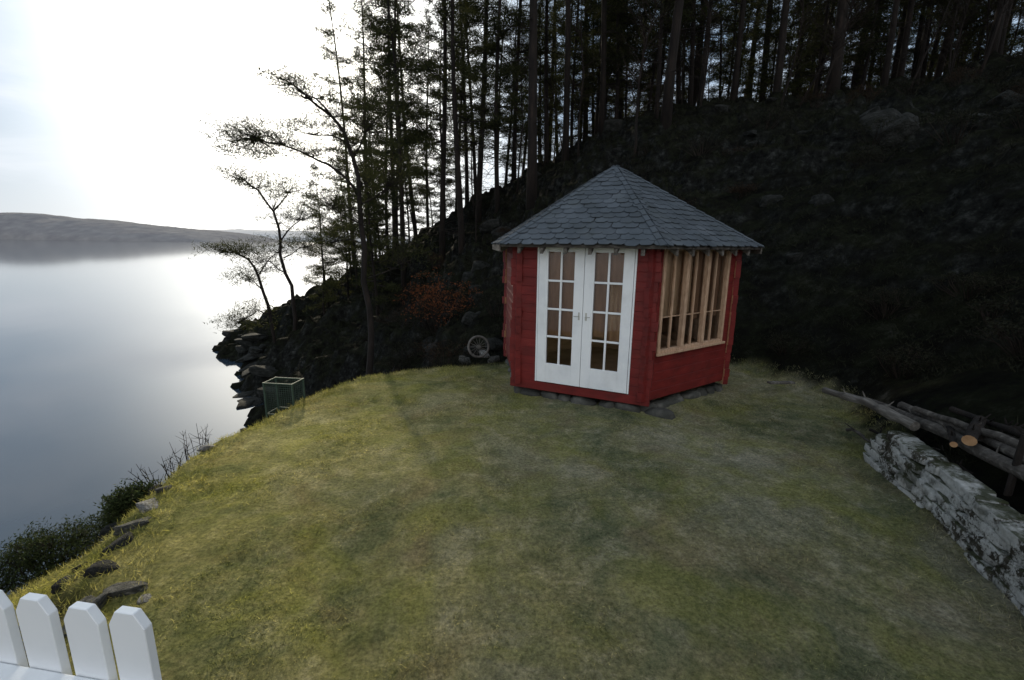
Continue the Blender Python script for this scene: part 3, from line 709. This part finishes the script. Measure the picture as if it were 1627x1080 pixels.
for _ in range(600):
    if c2 > 26: break
    y = R.uniform(17, 27); u = R.uniform(-.28, 1.15); x = u*y
    if not ok(x, y, .8) or tz(x, y) < -2: continue
    placed.append((x, y)); c2 += 1
    put(R.choice(SAP), ("trunk", "branches"), "bare_tree", x, y, R.uniform(.6, 1.15), None, (R.uniform(-.15, .15), R.uniform(-.15, .15)), "thin leafless young tree among the pines", "tree", "bare young trees on the slope")

# custom leaning pines
def custom(name, base, branches, pads, label, tuft=(15, .125, .011), sp=.10, seed=1, mult=2.2):
    rr = random.Random(seed); rng = np.random.default_rng(seed)
    e_ = obj(name, None, loc=base, label=label, cat="tree", group="gnarled pines above the water")
    tm = MB(); cm = MB(); BK = .21        # the whole tree leans back up the shore
    for bi, (pts, r0, r1) in enumerate(branches):
        P = [Vector((x, y+BK*z, z)) for x, y, z in pts]; Q = []
        for i in range(len(P)-1):
            Q += [P[i], P[i].lerp(P[i+1], .5)+Vector((rr.uniform(-1, 1), rr.uniform(-1, 1), rr.uniform(-1, 1)))*(P[i+1]-P[i]).length*.08]
        Q.append(P[-1]); n_ = len(Q)
        tm.tube(Q, [r0+(r1-r0)*i/(n_-1) for i in range(n_)], 7)
        for _ in range(int(n_*2.6)):
            i = rr.randrange(n_//2 if bi == 0 else 1, n_-1); s_ = Q[i].lerp(Q[i+1], rr.random()); L = rr.uniform(.2, .7)*sp*9
            q = s_+Vector((rr.gauss(0, .5), rr.gauss(0, .5), rr.gauss(.1, .35))).normalized()*L; mid = s_.lerp(q, .5)+Vector((0, 0, -.04*L))
            tm.tube([s_, mid, q], [.007*sp*10, .0045*sp*10, .002*sp*10], 4, 0, False)
    cs = []
    for (c, rad, n_, src) in pads:
        c = Vector(c); src = Vector(src); c.y += BK*c.z; src.y += BK*src.z
        for _ in range(int(n_*mult)):
            d = Vector((rr.gauss(0, .72)*rad[0], rr.gauss(0, .6)*rad[1], rr.gauss(0, .66)*rad[2])); q = c+d
            cs.append(tuple(q))
            if rr.random() < .4:
                mid = src.lerp(q, .5)+Vector((0, 0, -.03*rad[0])); cm.tube([src, mid, q], [.009*rad[0]+.002, .005*rad[0]+.0015, .0015], 3, 1, False)
    cm.tris(tufts(cs, tuft[0], tuft[1], tuft[2], .25, sp, rng), 0)
    obj("trunk", tm.mesh("trunk", [bark], True), e_); obj("crown", cm.mesh("crown", [needle, bark]), e_)
b0 = (-2.9, 8.9, tz(-2.9, 8.9)); dz = -.45-b0[2]
def S(l, k=1.0, d=0): return [(x*k, y*k, z*k+d) for x, y, z in l]
trunkp = [(0, 0, -.3-dz), (-.02, 0, .3), (-.06, .02, 1.17), (-.19, .05, 2.4), (-.31, .05, 3.4), (-.44, .02, 4.25), (-.62, 0, 4.75), (-.9, -.05, 5.1), (-1.3, -.05, 5.38), (-1.65, 0, 5.68), (-2.1, .1, 5.88)]
custom("pine_tree", b0, [(S(trunkp, 1, dz), .075, .012), (S([(-.32, .05, 3.45), (-.62, .1, 3.85), (-1.0, .15, 4.12), (-1.5, .2, 4.35), (-2.0, .1, 4.52), (-2.5, 0, 4.62), (-3.0, .05, 4.5)], 1, dz), .034, .007),
        (S([(-.5, 0, 4.5), (-.95, .15, 4.72), (-1.35, .3, 4.75), (-1.8, .3, 4.85)], 1, dz), .022, .005), (S([(-.9, -.05, 5.1), (-1.1, -.3, 5.35), (-1.5, -.5, 5.5)], 1, dz), .020, .005),
        (S([(-.25, .05, 2.9), (-.7, .1, 3.1), (-1.1, .3, 3.35)], 1, dz), .016, .005), (S([(-.44, 0, 4.25), (-.3, .3, 4.8), (-.15, .4, 5.2)], 1, dz), .024, .006), (S([(-.3, .05, 3.3), (.15, .2, 3.6), (.4, .3, 3.9)], 1, dz), .020, .005),
        (S([(-.2, .05, 2.5), (-.6, .2, 2.6), (-1.0, .2, 2.5)], 1, dz), .014, .004), (S([(-.1, .02, 1.8), (.4, .2, 2.0), (.7, .3, 2.3)], 1, dz), .014, .004)],
       [((-2.0, .1, 5.88+dz), (.50, .4, .16), 36, (-1.7, 0, 5.7+dz)), ((-1.5, -.1, 5.6+dz), (.45, .4, .2), 34, (-1.3, 0, 5.4+dz)), ((-1.6, .3, 4.95+dz), (.5, .3, .15), 34, (-1.4, .3, 4.75+dz)), ((-2.75, .05, 4.72+dz), (.5, .35, .26), 66, (-2.4, 0, 4.6+dz)), ((-2.5, 0, 4.3+dz), (.5, .3, .2), 40, (-2.4, 0, 4.6+dz)),
        ((-2.1, .15, 4.65+dz), (.45, .35, .18), 34, (-1.9, .1, 4.5+dz)), ((-1.4, .2, 4.45+dz), (.45, .3, .16), 26, (-1.3, .2, 4.3+dz)), ((-1.1, .3, 3.45+dz), (.45, .3, .2), 32, (-.9, .2, 3.2+dz)), ((-.15, .4, 5.25+dz), (.5, .4, .5), 64, (-.3, .3, 4.8+dz)), ((.4, .3, 4.0+dz), (.45, .3, .4), 46, (.2, .2, 3.7+dz)), ((-.8, 0, 5.25+dz), (.45, .3, .25), 30, (-.8, 0, 5.05+dz)),
        ((-1.0, .2, 2.6+dz), (.35, .3, .2), 22, (-.8, .2, 2.55+dz)), ((.6, .3, 2.4+dz), (.4, .3, .3), 28, (.5, .2, 2.1+dz)), ((-.5, .1, 4.6+dz), (.45, .3, .4), 34, (-.5, 0, 4.4+dz)), ((-.6, .1, 3.3+dz), (.4, .3, .3), 26, (-.4, 0, 3.2+dz)), ((-.2, .2, 3.9+dz), (.4, .3, .4), 24, (-.3, .1, 3.7+dz))],
       "gnarled leaning pine reaching out over the water", seed=3)
b1 = (-10.5, 21.6, tz(-10.5, 21.6))
custom("pine_tree", b1, [([(0, 0, -.4), (-.1, 0, 1.3), (-.5, 0, 2.7), (-.75, 0, 4.2), (-1.1, 0, 5.6), (-1.9, .1, 6.6), (-2.6, .1, 7.1), (-3.2, .2, 7.4)], .10, .02), ([(-.75, 0, 4.2), (-.2, .2, 5.0), (.3, .3, 5.5)], .04, .012),
        ([(-1.1, 0, 5.6), (-.7, .3, 6.3), (-.4, .5, 7.0)], .04, .012), ([(-.5, 0, 2.7), (-1.3, .2, 3.2), (-1.9, 0, 3.3)], .035, .01), ([(-.6, 0, 3.4), (.1, .2, 3.9), (.6, .2, 4.0)], .03, .01)],
       [((-3.0, .2, 7.4), (1.0, .8, .32), 44, (-2.8, .1, 7.1)), ((-2.2, .1, 7.0), (.9, .8, .3), 36, (-2.0, .1, 6.7)), ((-1.0, .2, 6.5), (1.0, .8, .5), 44, (-1.1, 0, 5.7)), ((.3, .3, 5.6), (1.0, .7, .5), 50, (0, .2, 5.2)), ((-.4, .5, 7.0), (.9, .7, .5), 44, (-.6, .3, 6.5)), ((-1.9, 0, 3.4), (.8, .6, .3), 30, (-1.6, 0, 3.2)), ((.6, .2, 4.1), (.8, .6, .5), 40, (.3, .2, 3.9)), ((-.6, .1, 5.2), (.7, .5, .4), 24, (-.9, .1, 5.0))],
       "slender crooked pine on the rocky point", tuft=(13, .21, .023), sp=.17, seed=5, mult=1.7)
b2 = (-11.4, 21.5, tz(-11.4, 21.5))
custom("pine_tree", b2, [([(0, 0, -.4), (-.4, 0, 1.6), (-.9, 0, 3.0), (-1.4, 0, 3.8), (-2.1, .1, 4.1), (-2.8, .1, 4.15)], .09, .022), ([(-.9, 0, 3.0), (-.4, .2, 3.9), (.2, .3, 4.4)], .035, .01), ([(-.3, 0, 1.2), (-.9, 0, 1.4), (-1.5, 0, 1.0), (-1.9, 0, .7)], .035, .01), ([(-.6, 0, 2.2), (-1.2, .2, 2.7), (-1.7, .2, 2.8)], .035, .01)],
       [((-2.6, .1, 4.25), (.8, .7, .24), 38, (-2.4, .1, 4.15)), ((-1.9, .1, 4.2), (.8, .7, .24), 32, (-1.9, .1, 4.1)), ((.1, .3, 4.4), (.9, .7, .45), 42, (-.1, .2, 4.1)), ((-1.6, .2, 2.95), (.8, .6, .3), 38, (-1.4, .2, 2.8)), ((-1.8, 0, .8), (.8, .6, .3), 42, (-1.5, 0, 1.0)), ((-1.1, 0, 1.5), (.7, .5, .35), 30, (-1.0, 0, 1.4)), ((-.5, .1, 3.4), (.7, .5, .4), 24, (-.7, 0, 3.2))],
       "slender crooked pine on the rocky point", tuft=(13, .21, .023), sp=.17, seed=8, mult=1.7)

# ------------------------------------------------------------------ shrubs
def shrub(name, x, y, w, h, mat, n, leaf, label, cat="shrub", twigs=40, seed=0, lw=None, grp=None, up=.2):
    rr = random.Random(seed); rng = np.random.default_rng(seed); mb = MB(); cs = []
    for _ in range(twigs):
        a_ = rr.uniform(0, 6.28); r_ = w*.5*rr.random()**.6; tip = Vector((math.cos(a_)*r_, math.sin(a_)*r_, h*rr.uniform(.45, 1)*(1-.35*(r_/(w*.5))**2)))
        st_ = Vector((tip.x*.25, tip.y*.25, -.1)); mid = st_.lerp(tip, .5)+Vector((rr.gauss(0, .05), rr.gauss(0, .05), .03))*w
        mb.tube([st_, mid, tip], [.006+.003*w, .005, .002], 4, 1, False)
        for _ in range(3):
            t = rr.uniform(.35, .9); s_ = mid.lerp(tip, t); q = s_+Vector((rr.gauss(0, .12), rr.gauss(0, .12), rr.uniform(.03, .2)))*h*.8
            mb.tube([s_, q], [.003, .0012], 3, 1, False); cs.append(tuple(q))
        cs.append(tuple(tip)); cs.append(tuple(mid.lerp(tip, .6)))
    if n: mb.tris(tufts(cs, n, leaf, lw or leaf*.5, up, leaf*1.3, rng), 0)
    return obj(name, mb.mesh(name, [mat, twig_mat]), loc=(x, y, tz(x, y)), label=label, cat=cat, group=grp)
shrub("shrub", -2.0, 12.6, 2.3, 1.9, orange_leaf, 6, .055, "low shrub with dry rusty orange leaves on the slope", seed=1, twigs=64)
for i, (x, y, w, h) in enumerate([(-5.3, 3.3, 1.1, .62), (-4.5, 3.1, 1.0, .5), (-5.6, 2.4, 1.2, .55), (-4.9, 2.5, 1.0, .42), (-4.0, 3.5, .7, .5), (-6.2, 3.0, 1.2, .7), (-3.9, 4.2, .8, .6), (-4.3, 2.1, .7, .3)]):
    shrub("bush", x, y, w, h, dark_leaf, 16, .03, "low dark evergreen bush on the seaward bank", cat="bush", seed=20+i, twigs=90, grp="bushes on the bank", lw=.010)
shrub("bush", -3.38, 3.68, .30, .34, dark_leaf, 12, .03, "small dark bushy stump sprout beside the lawn edge", cat="bush", seed=19, twigs=90, grp="bushes on the bank")
for i, (x, y, w, h) in enumerate([(-3.5, 4.7, .7, .75), (-3.6, 5.3, .8, .9), (-3.9, 4.6, .9, .8), (-3.4, 4.1, .6, .45), (-4.1, 5.3, .9, 1.1), (-3.5, 5.9, .7, .6)]):
    shrub("bare_shrub", x, y, w, h, brown_leaf, 0, .03, "leafless twiggy shrub on the seaward bank", seed=40+i, twigs=22, grp="bare shrubs on the bank")
for i in range(60):
    y = R.uniform(8.6, 19); u = R.uniform(-.35, 1.1); x = u*y
    if lawn_sd(np.array([x]), np.array([y]))[0] < .7 or tz(x, y) < -3.5: continue
    shrub("shrub", x, y, R.uniform(.8, 1.9), R.uniform(.3, .7), under_mat if i % 3 else brown_leaf, 8, .05, "low dark scrub on the wooded slope", seed=60+i, twigs=22, grp="scrub on the slope", lw=.014)
for i, (x, y) in enumerate([(5.0, 5.6), (5.4, 4.6), (4.9, 3.6), (4.7, 7.6), (6.0, 5.6), (5.1, 2.6), (5.8, 7.0), (6.4, 6.4), (7.2, 6.0)]):
    shrub("shrub", x, y, R.uniform(.7, 1.2), R.uniform(.25, .45), under_mat, 9, .035, "low dark scrub on the wooded slope", seed=190+i, twigs=34, grp="scrub on the slope", lw=.010)

n_ = 60000; yy = 3.5+26*NR.random(n_)**1.5; uu = NR.uniform(-.6, 1.25, n_); xx = uu*yy
sd = lawn_sd(xx, yy); dn = fbm(xx*1.1, yy*1.1, 3, 77); k_ = (sd > .35) & (dn > -.15); xx, yy = xx[k_], yy[k_]; zz = terrain(xx, yy); k_ = zz > WATER+.7; P = np.stack([xx, yy, zz], 1)[k_]
mb = MB(); t = tufts(P, 3, .12, .012, .6, .05); sc = (.4+P[:, 1]/18).repeat(3)
ctr = t.mean(1, keepdims=True); t = ctr+(t-ctr)*sc[:, None, None]; mb.tris(t)
obj("undergrowth", mb.mesh("undergrowth", [under_mat]), kind="stuff")

# ------------------------------------------------------------------ grass
gm_, nt, b = new_mat("grass_blades"); v = pos_coord(nt); c = lawn_colour(nt, v); g = N(nt, "ShaderNodeNewGeometry")
c = mix(nt, c, ramp(nt, g.outputs["Random Per Island"], [(0, (.5, .54, .45)), (.7, (1.15, 1.15, 1.05)), (1, (1.9, 1.8, 1.5))]), 1.0, 'MULTIPLY')
nt.links.new(c, b.inputs["Base Color"]); b.inputs["Roughness"].default_value = .7; b.inputs["Specular IOR Level"].default_value = .15
t_ = N(nt, "ShaderNodeBsdfTranslucent"); nt.links.new(c, t_.inputs[0]); ms = N(nt, "ShaderNodeMixShader"); ms.inputs[0].default_value = .45
nt.links.new(b.outputs[0], ms.inputs[1]); nt.links.new(t_.outputs[0], ms.inputs[2]); nt.links.new(ms.outputs[0], nt.nodes["Material Output"].inputs[0])
n_ = 420000; yy = .9+8.3*NR.random(n_)**1.25; xx = NR.uniform(-3.5, 4.8, n_); sd = lawn_sd(xx, yy)
dc = np.hypot(xx-CEN.x, yy-CEN.y); k_ = (sd < .05+.1*NR.random(n_)) & (dc > 1.7) & (np.abs(xx/(yy+.3)) < 1.35)
k_ &= NR.random(n_) < .35+.65*sstep(-.35, .25, fbm(xx*5, yy*5, 3, 88))
xx, yy = xx[k_], yy[k_]; M = len(xx)
P = np.stack([xx, yy, terrain(xx, yy)-.003], 1)
patch = .40+.9*sstep(-.3, .5, fbm(xx*2.2, yy*2.2, 3, 21)); d = NR.normal(0, 1, (M, 3)); d[:, 2] = np.abs(d[:, 2])*.5+.30; d /= np.linalg.norm(d, axis=1)[:, None]
s = np.cross(d, NR.normal(0, 1, (M, 3))); s /= np.linalg.norm(s, axis=1)[:, None]
L = (NR.uniform(.008, .030, M)*patch)[:, None]; Wd = (.0012+.0005*yy)[:, None]
mb = MB(); mb.tris(np.stack([P-s*Wd, P+s*Wd, P+d*L], 1)); obj("grass", mb.mesh("grass", [gm_]), kind="stuff")
n_ = 90000; xx = NR.uniform(-6, 5.2, n_); yy = NR.uniform(.8, 9.2, n_); sd = lawn_sd(xx, yy)
k_ = ((sd > -.15) & (sd < .35) & (NR.random(n_) < .6)) | ((xx < -2.2) & (xx > -5.2) & (yy < 3.6) & (sd > 0) & (NR.random(n_) < .8))
k_ &= np.hypot(xx-CEN.x, yy-CEN.y) > 1.75
xx, yy = xx[k_], yy[k_]; P = np.stack([xx, yy, terrain(xx, yy)-.005], 1)
mb = MB(); mb.tris(tufts(P, 4, .055, .004, .7, .015)); obj("long_grass", mb.mesh("long_grass", [gm_]), kind="stuff")

# ------------------------------------------------------------------ sky, sun, camera
sd_ = Vector((math.sin(math.radians(SUN_AZ))*math.cos(math.radians(SUN_EL)), math.cos(math.radians(SUN_AZ))*math.cos(math.radians(SUN_EL)), math.sin(math.radians(SUN_EL))))
w = bpy.data.worlds.new("World"); SC.world = w; w.use_nodes = True; nt = w.node_tree
bg = nt.nodes["Background"]; sky = N(nt, "ShaderNodeTexSky", sky_type='NISHITA'); sky.sun_disc = False
sky.sun_elevation = math.radians(SUN_EL); sky.sun_rotation = math.radians(SUN_AZ); sky.dust_density = .2; sky.air_density = 1.0; sky.ozone_density = 2.5
tc = N(nt, "ShaderNodeTexCoord")
dt = N(nt, "ShaderNodeVectorMath", operation='DOT_PRODUCT'); dt.inputs[1].default_value = sd_; nt.links.new(tc.outputs["Generated"], dt.inputs[0])
mx = N(nt, "ShaderNodeMath", operation='MAXIMUM'); mx.inputs[1].default_value = 0; nt.links.new(dt.outputs["Value"], mx.inputs[0])
pw = N(nt, "ShaderNodeMath", operation='POWER'); pw.inputs[1].default_value = 33; nt.links.new(mx.outputs[0], pw.inputs[0])
mp = N(nt, "ShaderNodeMapping"); mp.inputs["Scale"].default_value = (1, 1, 4.5); nt.links.new(tc.outputs["Generated"], mp.inputs[0])
cn = noise(nt, mp.outputs[0], 2.6, 7, .6, .5)
cl = ramp(nt, cn, [(.42, 0), (.70, 1)])
glow = N(nt, "ShaderNodeVectorMath", operation='SCALE'); glow.inputs[0].default_value = (36, 33.5, 28.5); nt.links.new(pw.outputs[0], glow.inputs["Scale"])
nis = mix(nt, sky.outputs[0], (.12, .12, .13), 1.0, 'MULTIPLY')
haze = mix(nt, nis, (2.4, 3.25, 4.25), 1.0, 'ADD')
# pale haze gathers towards the horizon
sz = N(nt, "ShaderNodeSeparateXYZ"); nt.links.new(tc.outputs["Generated"], sz.inputs[0])
hz = N(nt, "ShaderNodeMapRange"); hz.inputs[1].default_value = .24; hz.inputs[2].default_value = .0; hz.inputs[4].default_value = .75; nt.links.new(sz.outputs[2], hz.inputs[0])
haze = mix(nt, haze, (6.3, 6.5, 6.7), hz.outputs[0])
ad = mix(nt, haze, glow.outputs[0], 1.0, 'ADD')
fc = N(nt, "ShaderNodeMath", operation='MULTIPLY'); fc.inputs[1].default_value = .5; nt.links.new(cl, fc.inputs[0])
back_fill = N(nt, "ShaderNodeMapRange"); back_fill.inputs[1].default_value = .15; back_fill.inputs[2].default_value = -.45; back_fill.inputs[4].default_value = .9; nt.links.new(dt.outputs["Value"], back_fill.inputs[0])  # bright overcast added out of view opposite the sun, lifts the front light
mm = N(nt, "ShaderNodeMath", operation='MAXIMUM'); nt.links.new(fc.outputs[0], mm.inputs[0]); nt.links.new(back_fill.outputs[0], mm.inputs[1])
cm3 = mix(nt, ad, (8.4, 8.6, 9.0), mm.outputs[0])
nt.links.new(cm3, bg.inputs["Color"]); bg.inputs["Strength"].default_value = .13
sl = bpy.data.lights.new("sun", 'SUN'); sl.energy = 5; sl.angle = math.radians(2.0); sl.color = (1, .88, .66)
so = bpy.data.objects.new("sun", sl); COL.objects.link(so); so.rotation_euler = sd_.to_track_quat('Z', 'Y').to_euler()
cam = bpy.data.cameras.new("camera"); cam.lens = 16; cam.sensor_width = 36; cam.clip_end = 20000; cam.clip_start = .05
co = bpy.data.objects.new("camera", cam); COL.objects.link(co)
co.matrix_world = Matrix.Translation((0, 0, 2.1)) @ Matrix.Rotation(math.radians(78), 4, 'X') @ Matrix.Rotation(math.radians(.7), 4, 'Z')
SC.camera = co
SC.view_settings.view_transform = 'Standard'; SC.view_settings.look = 'None'; SC.view_settings.exposure = 0
print("trees", cnt, c2, c3)
